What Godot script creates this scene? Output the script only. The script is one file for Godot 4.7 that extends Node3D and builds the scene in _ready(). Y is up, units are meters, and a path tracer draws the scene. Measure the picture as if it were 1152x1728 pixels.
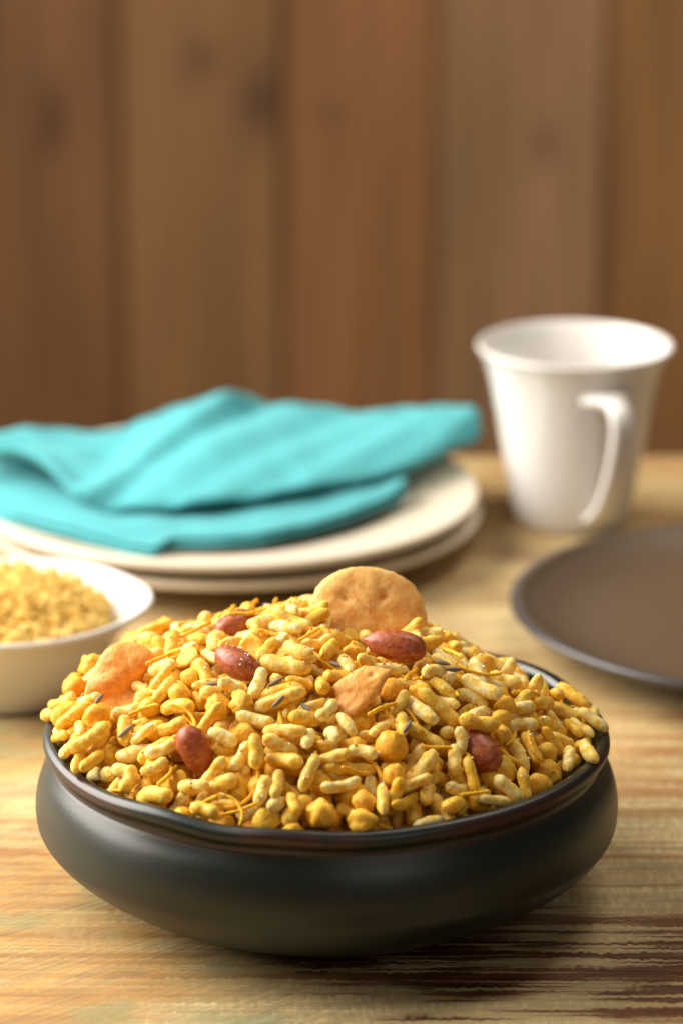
extends Node3D
# A dark glazed bowl heaped with yellow puffed rice snack on a worn painted table; plates, napkin, mug and plank wall behind, out of focus.

const EYE := Vector3(0.0039, 0.3635, 0.8241)
const PITCH := 17.2
const FOCAL_PX := 5400.0

var used := {}
var rng := RandomNumberGenerator.new()
var lumps := FastNoiseLite.new()

# ---------------------------------------------------------------- helpers
func numbered(called: String) -> String:
	if not used.has(called):
		used[called] = 0
		return called
	used[called] += 1
	return "%s_%03d" % [called, used[called]]

func tag(o: Node, label: String, category: String, group := "", kind := "") -> Node:
	if label: o.set_meta("label", label)
	if category: o.set_meta("category", category)
	if group: o.set_meta("group", group)
	if kind: o.set_meta("kind", kind)
	return o

func thing(called: String, at := Vector3.ZERO) -> Node3D:
	var o := Node3D.new()
	o.name = numbered(called)
	add_child(o)
	o.position = at
	return o

func put(called: String, mesh: Mesh, mat: Material, parent: Node = self) -> MeshInstance3D:
	var o := MeshInstance3D.new()
	o.name = numbered(called) if parent == self else called
	o.mesh = mesh
	o.material_override = mat
	parent.add_child(o, true)
	return o

func shape() -> Dictionary:
	return {"v": PackedVector3Array(), "uv": PackedVector2Array(), "c": PackedColorArray(), "i": PackedInt32Array()}

# rows of points; wrap joins the last column to the first
func grid(s: Dictionary, rows: Array, wrap := false, uvs: Array = [], cols: Array = []) -> void:
	var first: int = s.v.size()
	var n: int = rows[0].size()
	for a in rows.size():
		s.v.append_array(rows[a])
		if uvs.size(): s.uv.append_array(uvs[a])
		if cols.size(): s.c.append_array(cols[a])
	for a in rows.size() - 1:
		for b in (n if wrap else n - 1):
			var p := first + a * n + b
			var q := first + a * n + (b + 1) % n
			s.i.append_array(PackedInt32Array([p, p + n, q + n, p, q + n, q]))

# closes into a mesh with averaged normals; inward = the surface looks towards the origin side
func finish(s: Dictionary, inward := false, flat := false) -> ArrayMesh:
	var v: PackedVector3Array = s.v
	var ix: PackedInt32Array = s.i
	if flat:
		var fv := PackedVector3Array()
		var fu := PackedVector2Array()
		for k in ix:
			fv.append(v[k])
			if s.uv.size(): fu.append(s.uv[k])
		v = fv
		s.uv = fu
		ix = PackedInt32Array(range(v.size()))
	var mid := Vector3.ZERO
	for p in v: mid += p
	mid /= v.size()
	var vol := 0.0
	for t in range(0, ix.size(), 3):
		vol += (v[ix[t]] - mid).dot((v[ix[t + 1]] - mid).cross(v[ix[t + 2]] - mid))
	var turn := (vol < 0.0) != inward      # make it counter-clockwise outwards
	var nor := PackedVector3Array()
	nor.resize(v.size())
	var out := PackedInt32Array()
	out.resize(ix.size())
	for t in range(0, ix.size(), 3):
		var a := ix[t]
		var b := ix[t + 2] if turn else ix[t + 1]
		var c := ix[t + 1] if turn else ix[t + 2]
		var f := (v[b] - v[a]).cross(v[c] - v[a])
		nor[a] += f
		nor[b] += f
		nor[c] += f
		out[t] = a
		out[t + 1] = c
		out[t + 2] = b
	for k in nor.size():
		nor[k] = nor[k].normalized() if nor[k].length_squared() > 0.0 else Vector3.UP
	var arr := []
	arr.resize(Mesh.ARRAY_MAX)
	arr[Mesh.ARRAY_VERTEX] = v
	arr[Mesh.ARRAY_NORMAL] = nor
	if s.uv.size() == v.size(): arr[Mesh.ARRAY_TEX_UV] = s.uv
	if s.c.size() == v.size(): arr[Mesh.ARRAY_COLOR] = s.c
	arr[Mesh.ARRAY_INDEX] = out
	var m := ArrayMesh.new()
	m.add_surface_from_arrays(Mesh.PRIMITIVE_TRIANGLES, arr)
	return m

func spline2(p: Array, steps: int) -> PackedVector2Array:
	var out := PackedVector2Array()
	for k in p.size() - 1:
		var a: Vector2 = p[max(k - 1, 0)]
		var d: Vector2 = p[min(k + 2, p.size() - 1)]
		for j in steps:
			out.append(p[k].cubic_interpolate(p[k + 1], a, d, float(j) / steps))
	out.append(p[-1])
	return out

func spline3(p: Array, steps: int) -> PackedVector3Array:
	var out := PackedVector3Array()
	for k in p.size() - 1:
		var a: Vector3 = p[max(k - 1, 0)]
		var d: Vector3 = p[min(k + 2, p.size() - 1)]
		for j in steps:
			out.append(p[k].cubic_interpolate(p[k + 1], a, d, float(j) / steps))
	out.append(p[-1])
	return out

# a turned shape: profile of (radius, height); warp(angle, r, y) -> Vector2 lets a rim waver
func lathe(profile: PackedVector2Array, segs: int, inward := false, warp = null, tint = null) -> ArrayMesh:
	var s := shape()
	var rows := []
	var cols := []
	for p in profile:
		var row := PackedVector3Array()
		var cr := PackedColorArray()
		for k in segs:
			var a := TAU * k / segs
			var q := p
			if warp != null: q = warp.call(a, p)
			var w := Vector3(sin(a) * q.x, q.y, cos(a) * q.x)
			row.append(w)
			if tint != null: cr.append(tint.call(a, w))
		rows.append(row)
		if tint != null: cols.append(cr)
	grid(s, rows, true, [], cols)
	return finish(s, inward)

func mat(color: Color, rough: float, spec := 0.5) -> StandardMaterial3D:
	var m := StandardMaterial3D.new()
	m.albedo_color = color.linear_to_srgb()
	m.roughness = rough
	m.metallic_specular = spec
	return m

func tri(m: StandardMaterial3D, metres: float) -> StandardMaterial3D:
	m.uv1_triplanar = true
	m.uv1_world_triplanar = true
	m.uv1_triplanar_sharpness = 4.0
	m.uv1_scale = Vector3.ONE / metres
	return m

func noise_bytes(sd: int, freq: float, w: int, h: int, oct := 4, W := 0, H := 0) -> PackedByteArray:
	var n := FastNoiseLite.new()
	n.seed = sd
	n.noise_type = FastNoiseLite.TYPE_SIMPLEX_SMOOTH
	n.frequency = freq
	n.fractal_octaves = oct
	var im := n.get_seamless_image(w, h, false, false, 0.15, true)
	im.convert(Image.FORMAT_L8)
	if W: im.resize(W, H, Image.INTERPOLATE_CUBIC)
	return im.get_data()

func grey_texture(b: PackedByteArray, w: int, h: int) -> ImageTexture:
	return ImageTexture.create_from_image(Image.create_from_data(w, h, false, Image.FORMAT_L8, b))

# mottled food skin: two tones, specks of spice, in a square that repeats
func skin_texture(sd: int, pale: Color, deep: Color, speck: Color, lo: float, hi: float, specks: int, size := 512) -> ImageTexture:
	var a := noise_bytes(sd, 0.021, size, size, 5)
	var b := noise_bytes(sd + 7, 0.06, size, size, 3)
	var d := PackedByteArray()
	d.resize(size * size * 3)
	for k in size * size:
		var t := smoothstep(lo, hi, (a[k] * 0.65 + b[k] * 0.35) / 255.0)
		var c := pale.lerp(deep, t)
		d[k * 3] = int(c.r * 255)
		d[k * 3 + 1] = int(c.g * 255)
		d[k * 3 + 2] = int(c.b * 255)
	var im := Image.create_from_data(size, size, false, Image.FORMAT_RGB8, d)
	for k in specks:
		var x := rng.randi() % size
		var y := rng.randi() % size
		var r := rng.randf_range(0.8, 2.6)
		var tone := speck.lerp(deep, rng.randf() * 0.7)
		for j in range(-3, 4):
			for i in range(-3, 4):
				if i * i + j * j <= r * r:
					im.set_pixel(posmod(x + i, size), posmod(y + j, size), tone)
	return ImageTexture.create_from_image(im)

# ---------------------------------------------------------------- pieces of the snack: each [mesh, spheres (Vector3 + radius)]
func sphere_list(pts: Array) -> Array:
	return pts

func make_rice(len: float, dia: float, bend: float, sd: int) -> Dictionary:
	var s := shape()
	var rings := 15
	var segs := 14
	var rows := []
	var balls := []
	var waist := rng.randf_range(-0.05, 0.12)
	var off := Vector3(sd * 7.3, sd * 3.1, 0)
	for k in rings + 1:
		var t := float(k) / rings
		var e := absf(2.0 * t - 1.0)
		var rad := dia * 0.5 * sqrt(maxf(0.0, 1.0 - pow(e, 3.3))) * (1.0 - waist * cos((2.0 * t - 1.0) * 4.4)) 
		var ang := bend * (t - 0.5)
		var c: Vector3
		var dir := Vector3(cos(ang), 0, -sin(ang))
		if absf(bend) > 0.01:
			var R := len / bend
			c = Vector3(sin(ang) * R, 0, (cos(ang) - 1.0) * R)
		else:
			c = Vector3((t - 0.5) * len, 0, 0)
		var side := Vector3(-dir.z, 0, dir.x)
		var row := PackedVector3Array()
		for j in segs:
			var a := TAU * j / segs
			var p := c + (side * cos(a) + Vector3.UP * sin(a) * 0.9) * rad
			var wob := 1.0 + 0.13 * lumps.get_noise_3dv(p * 240.0 + off) + 0.05 * lumps.get_noise_3dv(p * 800.0 + off)
			row.append(c + (p - c) * wob)
		rows.append(row)
		if k in [2, 5, 7, 10, 13]:
			balls.append([c, rad * 0.93])
	grid(s, rows, true)
	return {"mesh": finish(s), "balls": balls, "len": len, "bend": bend}

func make_lump(dia: float, squash: Vector3, rough: float, sd: int, flat_side := false) -> Dictionary:
	var s := shape()
	var rings := 13
	var segs := 16
	var rows := []
	var off := Vector3(sd * 5.7, 0, sd * 2.9)
	for k in rings + 1:
		var ph := PI * k / rings
		var row := PackedVector3Array()
		for j in segs:
			var a := TAU * j / segs
			var n := Vector3(sin(ph) * cos(a), cos(ph), sin(ph) * sin(a))
			var r := dia * 0.5 * (1.0 + rough * lumps.get_noise_3dv(n * 1.1 + off) * 2.0 + rough * 0.7 * lumps.get_noise_3dv(n * 3.0 + off))
			var p := n * r * squash
			if flat_side and n.y > 0.0:
				var q := Vector2(n.x, n.z).length()
				p.y = dia * 0.5 * (0.12 * smoothstep(0.98, 0.8, q) - 0.10 * smoothstep(0.75, 0.35, q))   # a split lentil: a face with a raised edge
			row.append(p)
		rows.append(row)
	grid(s, rows, true)
	var balls := [[Vector3.ZERO, dia * 0.5 * minf(squash.x, minf(squash.y, squash.z)) * 0.92]]
	if flat_side:
		balls = []
	for k in 4:
		var a := TAU * k / 4
		balls.append([Vector3(cos(a) * squash.x, -0.25 if flat_side else 0.0, sin(a) * squash.z) * dia * 0.24, dia * 0.24 * (0.8 if flat_side else 1.0)])
	return {"mesh": finish(s), "balls": balls, "len": dia, "bend": 0.0}

func make_strand(len: float, dia: float, curl: float) -> Dictionary:
	var path := PackedVector3Array()
	var p := Vector3.ZERO
	var yaw := 0.0
	var lift := 0.0
	var steps := 18
	var turn := rng.randf_range(-curl, curl)
	for k in steps + 1:
		path.append(p)
		yaw += turn / steps + rng.randf_range(-0.12, 0.12)
		if k == 9: turn = rng.randf_range(-curl, curl)
		lift = lerpf(lift, rng.randf_range(-0.5, 0.5), 0.3)
		p += Vector3(cos(yaw), sin(lift) * 0.5, sin(yaw)).normalized() * len / steps
	var mid := Vector3.ZERO
	for q in path: mid += q / path.size()
	var s := shape()
	var rows := []
	var balls := []
	for k in path.size():
		path[k] -= mid
	for k in path.size():
		var d := (path[min(k + 1, steps)] - path[max(k - 1, 0)]).normalized()
		var side := d.cross(Vector3.UP).normalized()
		var up := side.cross(d)
		var e := absf(2.0 * k / steps - 1.0)
		var r := dia * 0.5 * (1.0 - pow(e, 14.0)) * (1.0 + 0.12 * sin(k * 1.9 + len * 900.0))
		var row := PackedVector3Array()
		for j in 8:
			row.append(path[k] + (side * cos(TAU * j / 8) + up * sin(TAU * j / 8)) * r)
		rows.append(row)
		if k % 2 == 0: balls.append([path[k], dia * 0.42])
	grid(s, rows, true)
	return {"mesh": finish(s), "balls": balls, "len": len, "bend": 0.0}

func make_seed(len: float, dia: float, bend: float) -> Dictionary:
	var s := shape()
	var rows := []
	for k in 13:
		var t := k / 12.0
		var r := dia * 0.5 * pow(sin(PI * clampf(t, 0.02, 0.98)), 0.75) if k > 0 and k < 12 else 0.00002
		var c := Vector3((t - 0.5) * len, 0, bend * len * (t - 0.5) * (t - 0.5))
		var row := PackedVector3Array()
		for j in 16:
			var a := TAU * j / 16
			row.append(c + Vector3(0, cos(a), sin(a)) * r * (1.0 if j % 2 else 0.8))
		rows.append(row)
	grid(s, rows, true)
	return {"mesh": finish(s), "balls": [[Vector3(-len * 0.3, 0, 0), dia * 0.35], [Vector3.ZERO, dia * 0.45], [Vector3(len * 0.3, 0, 0), dia * 0.35]], "len": len, "bend": 0.0}

func make_peanut(len: float, dia: float, sd: int) -> Dictionary:
	var s := shape()
	var rows := []
	var off := Vector3(sd * 3.3, 1, 2)
	for k in 29:
		var t := k / 28.0
		var x := -cos(PI * t) * 0.5
		var e := 2.0 * x
		var r := sqrt(maxf(0.0, 1.0 - pow(absf(e), 2.25))) * (1.0 + 0.10 * e)
		r *= 1.0 - 0.35 * smoothstep(-0.86, -1.0, e)
		var row := PackedVector3Array()
		for j in 28:
			var a := TAU * j / 28
			var dir := Vector3(0, cos(a) * 0.96, sin(a))
			var wr := 1.0 + 0.05 * lumps.get_noise_3dv(Vector3(x * 1.4, dir.y * 0.9, dir.z * 0.9) + off) + 0.03 * lumps.get_noise_3dv(Vector3(x * 2.0, dir.y * 5.0, dir.z * 5.0) + off)
			var p := dir * r * dia * 0.5 * wr
			p.x = x * len - len * 0.035 * smoothstep(-0.9, -1.0, e)
			p.z += 0.04 * len * (1.0 - e * e) * 0.5
			row.append(p)
		rows.append(row)
	grid(s, rows, true)
	var balls := []
	for k in 5:
		var e := -0.8 + 0.4 * k
		balls.append([Vector3(e * len * 0.5, 0, 0), dia * 0.5 * sqrt(1.0 - pow(absf(e), 2.25)) * 0.95])
	return {"mesh": finish(s), "balls": balls, "len": len, "bend": 0.0}

# a fried cracker lying in its own x-y plane, front towards +z; edge(angle) gives the outline
func make_cracker(edge: Callable, thick: float, bow: Callable, sd: int, blister: float) -> Dictionary:
	var s := shape()
	var rows := []
	var segs := 72
	var off := Vector3(sd * 4.1, sd * 1.7, 0)
	var rs := PackedFloat32Array([0.0, 0.12, 0.22, 0.32, 0.42, 0.52, 0.62, 0.7, 0.78, 0.85, 0.91, 0.95, 0.98, 1.0])
	var balls := []
	for face in 2:
		for k in rs.size():
			var q := rs[k] if face == 0 else rs[rs.size() - 1 - k]
			if face == 1 and k == 0: continue
			var row := PackedVector3Array()
			for j in segs:
				var a := TAU * j / segs
				var R: float = edge.call(a)
				R *= 1.0 + 0.018 * lumps.get_noise_3d(cos(a) * 9.0, sin(a) * 9.0, sd)
				var x := cos(a) * R * q
				var y := sin(a) * R * q
				var h := thick * 0.5 * sqrt(maxf(0.0, 1.0 - pow(q, 6.0)))
				var z: float = bow.call(x, y) + 0.0008 * blister * lumps.get_noise_3dv(Vector3(x, y, 0) * 150.0 + off) + 0.0003 * blister * lumps.get_noise_3dv(Vector3(x, y, 0) * 520.0 + off)
				row.append(Vector3(x, y, z + (h if face == 0 else -h)))
				if face == 0 and j % 9 == 0 and (k == 6 or k == 11):
					balls.append([Vector3(x, y, z), thick * 0.5])
			rows.append(row)
	grid(s, rows, true)
	balls.append([Vector3.ZERO, thick * 0.5])
	return {"mesh": finish(s), "balls": balls, "len": 0.03, "bend": 0.0}

# ---------------------------------------------------------------- the heap: pieces let down one by one until they touch
const CELL := 0.005
var cells := {}
var stack := []        # every piece: {kind, proto, xf, ...}
var mouth := 0.0740

func dome(x: float, z: float) -> float:
	var rr := sqrt(x * x + z * z) / mouth
	return 0.0452 + 0.0302 * (1.0 - pow(rr, 2.2)) * (1.0 - 0.11 * x / 0.07) - 0.0060 * smoothstep(0.0, 0.06, x) * smoothstep(0.01, -0.04, z)

func bowl_floor(x: float, z: float) -> float:
	var r := sqrt(x * x + z * z)
	var d := dome(x, z) - 0.0135
	if r > 0.0800: return -1.0
	if r > 0.0722: return 0.0470
	if r > 0.068: return maxf(d, lerpf(0.030, 0.0445, (r - 0.068) / 0.0042))
	return d

func add_balls(bs: Array) -> void:
	for b in bs:
		var key := Vector2i(floori(b[0].x / CELL), floori(b[0].z / CELL))
		if not cells.has(key): cells[key] = []
		cells[key].append(b)

# the height at which the turned balls, let down at (x, z), come to rest
func rest_height(x: float, z: float, bs: Array, shrink := 0.90) -> float:
	var best := -1.0
	for b in bs:
		var px: float = x + b[0].x
		var pz: float = z + b[0].z
		var f := bowl_floor(px, pz)
		if f < 0.0: f = 0.0
		best = maxf(best, f + b[1] - b[0].y)
		var cx := floori(px / CELL)
		var cz := floori(pz / CELL)
		for i in range(cx - 1, cx + 2):
			for j in range(cz - 1, cz + 2):
				var list = cells.get(Vector2i(i, j))
				if list == null: continue
				for o in list:
					var dx: float = o[0].x - px
					var dz: float = o[0].z - pz
					var rr: float = (o[1] + b[1]) * shrink
					var q := rr * rr - dx * dx - dz * dz
					if q > 0.0:
						var y: float = o[0].y + sqrt(q) - b[0].y
						if y > best: best = y
	return best

func turned(bs: Array, basis: Basis) -> Array:
	var out := []
	for b in bs: out.append([basis * b[0], b[1] * basis.x.length()])
	return out

func slope_basis(x: float, z: float, yaw: float, tilt: float, roll: float) -> Basis:
	var e := 0.001
	var n := Vector3(dome(x - e, z) - dome(x + e, z), 2 * e, dome(x, z - e) - dome(x, z + e)).normalized()
	n = n.lerp(Vector3.UP, 0.25).normalized()
	var side := n.cross(Vector3.FORWARD).normalized()
	var b := Basis(side, n, side.cross(n))
	return b * Basis(Vector3.UP, yaw) * Basis(Vector3.FORWARD, tilt) * Basis(Vector3.RIGHT, roll)

func to_frame(p: Vector3) -> Vector3:     # where a point shows, to know which pieces are in sight
	var q := (p - EYE).rotated(Vector3.RIGHT, deg_to_rad(PITCH))
	return Vector3(576.0 + FOCAL_PX * q.x / -q.z, 864.0 - FOCAL_PX * q.y / -q.z, -q.z)

var keep_clear := []   # special pieces that must stay in sight: [centre in frame, half axes, angle, depth, share]

func hides_special(bs: Array, at: Vector3) -> bool:
	for b in bs:
		var f := to_frame(at + b[0])
		for k in keep_clear:
			if f.z < k[3]:
				var d := Vector2(f.x, f.y) - Vector2(k[0].x, k[0].y)
				d = d.rotated(-k[2])
				var pad: float = b[1] * 6000.0
				if pow(d.x / (k[1].x * k[4] + pad), 2) + pow(d.y / (k[1].y * k[4] + pad), 2) < 1.0:
					return true
	return false

func drop(kind: String, protos: Array, tries: int, limit: float, sigma := 0.35, r0 := 0.0, a0 := -PI, a1 := PI) -> bool:
	var best = null
	var score := 1e9
	for t in tries:
		var id := rng.randi() % protos.size()
		var proto: Dictionary = protos[id]
		var r := lerpf(r0, 0.0725 if r0 == 0.0 else 0.0750, sqrt(rng.randf()))
		var a := rng.randf_range(a0, a1)
		var x := r * sin(a)
		var z := r * cos(a)
		var tilt := rng.randfn(0.0, sigma)
		if kind == "puffed_rice" and rng.randf() < 0.07: tilt = rng.randf_range(0.7, 1.4)
		var basis := slope_basis(x, z, rng.randf() * TAU, tilt, rng.randf() * TAU if kind != "sev_strand" and kind != "split_lentil" else rng.randfn(0.0, 0.5))
		basis = basis.scaled(Vector3.ONE * rng.randf_range(0.84, 1.14))
		var bs := turned(proto.balls, basis)
		var outside := false
		for b in bs:
			if Vector2(x + b[0].x, z + b[0].z).length() > (0.0772 if r0 == 0.0 else 0.0795): outside = true
		if outside: continue
		var y := rest_height(x, z, bs)
		var s := y - dome(x, z)
		if s < score:
			if keep_clear.size() and hides_special(bs, Vector3(x, y, z)): continue
			score = s
			best = [id, Transform3D(basis, Vector3(x, y, z)), bs]
	if best == null or score > limit: return false
	settle(kind, protos[best[0]], best[1], best[2])
	return true

func settle(kind: String, proto: Dictionary, xf: Transform3D, bs: Array) -> void:
	var moved := []
	for b in bs: moved.append([xf.origin + b[0], b[1]])
	add_balls(moved)
	stack.append({"kind": kind, "proto": proto, "xf": xf, "balls": moved, "seen": 0})

# ---------------------------------------------------------------- the scene
func _ready() -> void:
	rng.seed = 20240611
	lumps.seed = 5
	lumps.frequency = 1.0
	lumps.noise_type = FastNoiseLite.TYPE_SIMPLEX_SMOOTH
	lumps.fractal_type = FastNoiseLite.FRACTAL_NONE
	# camera
	var cam := Camera3D.new()
	cam.name = "camera"
	add_child(cam)
	cam.position = EYE
	cam.rotation_degrees = Vector3(-PITCH, 0, 0)
	cam.near = 0.05
	cam.far = 20.0
	var lens := CameraAttributesPhysical.new()
	lens.frustum_focal_length = 75.0
	lens.exposure_aperture = 5.2
	lens.frustum_focus_distance = 0.851
	lens.frustum_near = 0.05
	lens.frustum_far = 20.0
	cam.attributes = lens
	cam.fov = rad_to_deg(2.0 * atan(864.0 / FOCAL_PX))
	# light: one broad window-like lamp at the left and a little behind, a weak one at the front right, one for the wall
	var env := Environment.new()
	env.background_mode = Environment.BG_COLOR
	env.background_color = Color(0.076, 0.066, 0.056).linear_to_srgb()
	env.tonemap_mode = Environment.TONE_MAPPER_LINEAR
	env.tonemap_exposure = 1.0
	env.sdfgi_enabled = true
	env.ssao_enabled = true
	env.ssil_enabled = true
	var we := WorldEnvironment.new()
	we.name = "environment"
	we.environment = env
	add_child(we)
	area_light("window_light", Vector3(-0.57, 0.44, -0.22), Vector3(0.0, 0.03, -0.04), Vector2(0.80, 0.66), Color(1.0, 0.94, 0.85), 2.1)
	area_light("front_fill_light", Vector3(0.5, 0.8, 1.1), Vector3(0.0, 0.03, -0.1), Vector2(0.7, 0.7), Color(1.0, 0.93, 0.85), 0.22)
	area_light("wall_light", Vector3(0.35, 1.1, -0.45), Vector3(0.08, -0.02, -1.15), Vector2(0.5, 0.4), Color(1.0, 0.91, 0.78), 0.86)

	build_wall()
	build_table()
	build_plates()
	build_napkin()
	build_mug()
	build_brown_plate()
	build_white_bowl()
	build_bowl()
	build_heap()

func area_light(called: String, at: Vector3, to: Vector3, size: Vector2, color: Color, energy: float) -> void:
	var l := AreaLight3D.new()
	l.name = called
	add_child(l)
	l.look_at_from_position(at, to, Vector3.UP)
	l.area_size = size
	l.light_color = color.linear_to_srgb()
	l.light_energy = energy
	l.area_range = 8.0
	l.shadow_enabled = true

# ---------------------------------------------------------------- wall of upright boards
func build_wall() -> void:
	var W := 384
	var H := 1024
	var fine := noise_bytes(31, 0.10, 384, 64, 4, W, H)
	var broad := noise_bytes(32, 0.03, 96, 64, 4, W, H)
	var tones := [Color(0.51, 0.345, 0.20), Color(0.57, 0.405, 0.245), Color(0.57, 0.385, 0.225), Color(0.565, 0.42, 0.28), Color(0.54, 0.375, 0.205), Color(0.53, 0.37, 0.22)]
	var d := PackedByteArray()
	d.resize(W * H * 3)
	# knots: board, across (0..1), height in metres, half width, half height
	var knots := [[1, 0.85, 0.020, 0.0115, 0.015], [1, 0.49, 0.047, 0.0065, 0.010], [2, 0.28, 0.012, 0.005, 0.007], [3, 0.62, -0.005, 0.005, 0.010], [0, 0.62, 0.008, 0.0062, 0.014], [4, 0.4, -0.3, 0.008, 0.012], [5, 0.6, 0.3, 0.008, 0.012], [2, 0.6, 0.42, 0.008, 0.012], [3, 0.3, -0.42, 0.007, 0.01]]
	for j in H:
		var y := 1.2 - 2.0 * j / H
		for i in W:
			var board := i / 64
			var across := (i % 64) / 64.0
			var dark := 0.0
			var bend := 0.0
			for k in knots:
				if k[0] != board: continue
				var q: float = pow((across - k[1]) * 0.1 / k[3], 2) + pow((y - k[2]) / k[4], 2)
				if q < 12.0:
					dark += (0.34 * exp(-q * 1.0) + 0.20 * exp(-q * 0.22)) * clampf(k[3] / 0.008, 0.35, 1.1)
					bend += exp(-q * 0.3) * 9.0 * signf(across - k[1])
			var ii := clampi(i + int(bend), board * 64, board * 64 + 63)
			var f := fine[j * W + ii] / 255.0
			var b := broad[j * W + ii] / 255.0
			var c: Color = tones[board]
			var edge := smoothstep(0.14, 0.0, minf(across, 1.0 - across))
			var v := 0.80 + 0.24 * f + 0.26 * (b - 0.5) - 0.50 * dark - 0.05 * edge * b
			c = Color(c.r * v, c.g * v * (1.0 - 0.06 * dark), c.b * v * (0.92 + 0.16 * b))
			d[(j * W + i) * 3] = clampi(int(c.r * 255), 0, 255)
			d[(j * W + i) * 3 + 1] = clampi(int(c.g * 255), 0, 255)
			d[(j * W + i) * 3 + 2] = clampi(int(c.b * 255), 0, 255)
	var m := mat(Color.WHITE, 0.62, 0.4)
	m.albedo_texture = ImageTexture.create_from_image(Image.create_from_data(W, H, false, Image.FORMAT_RGB8, d))
	var wall := thing("wall", Vector3(0, 0, -1.15))
	tag(wall, "brown wooden wall of upright weathered boards behind the table", "", "", "structure")
	var back := shape()
	box(back, Vector3(0, 0.2, -0.045), Vector3(2.9, 2.0, 0.05))
	put("backing", finish(back, false, true), mat(Color(0.13, 0.075, 0.04), 0.9), wall)
	var seams := [-0.236, -0.1344, -0.0319, 0.0632, 0.1694, 0.268, 0.371]
	for n in range(-11, 15):
		var rep := floori(n / 6.0)
		var k := posmod(n, 6)
		var x0: float = seams[k] + rep * 0.607
		var x1: float = seams[k + 1] + rep * 0.607
		var s := shape()
		var g := 0.0005
		var depth := 0.0015 * sin(n * 2.3)
		var prof := [Vector2(x0 + g, -0.02), Vector2(x0 + g, -0.003), Vector2(x0 + g + 0.003, depth), Vector2(x1 - g - 0.003, depth), Vector2(x1 - g, -0.003), Vector2(x1 - g, -0.02)]
		var rows := []
		var uvs := []
		for y in [-0.8, 1.2]:
			var row := PackedVector3Array()
			var uv := PackedVector2Array()
			for p in prof:
				row.append(Vector3(p.x, y, p.y))
				var across := clampf((p.x - x0) / (x1 - x0), 0.01, 0.99)
				if rep % 2 != 0: across = 1.0 - across
				uv.append(Vector2((k + across) / 6.0, (1.2 - y) / 2.0 + 0.13 * rep))
			rows.append(row)
			uvs.append(uv)
		grid(s, rows, true, uvs)
		put("plank", finish(s, false, true), m, wall)

func box(s: Dictionary, c: Vector3, size: Vector3) -> void:
	var h := size * 0.5
	var f: int = s.v.size()
	for k in 8:
		s.v.append(c + Vector3(h.x if k & 1 else -h.x, h.y if k & 2 else -h.y, h.z if k & 4 else -h.z))
	for q in [[0, 2, 3, 1], [4, 5, 7, 6], [0, 1, 5, 4], [2, 6, 7, 3], [0, 4, 6, 2], [1, 3, 7, 5]]:
		s.i.append_array(PackedInt32Array([f + q[0], f + q[1], f + q[2], f + q[0], f + q[2], f + q[3]]))

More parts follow.
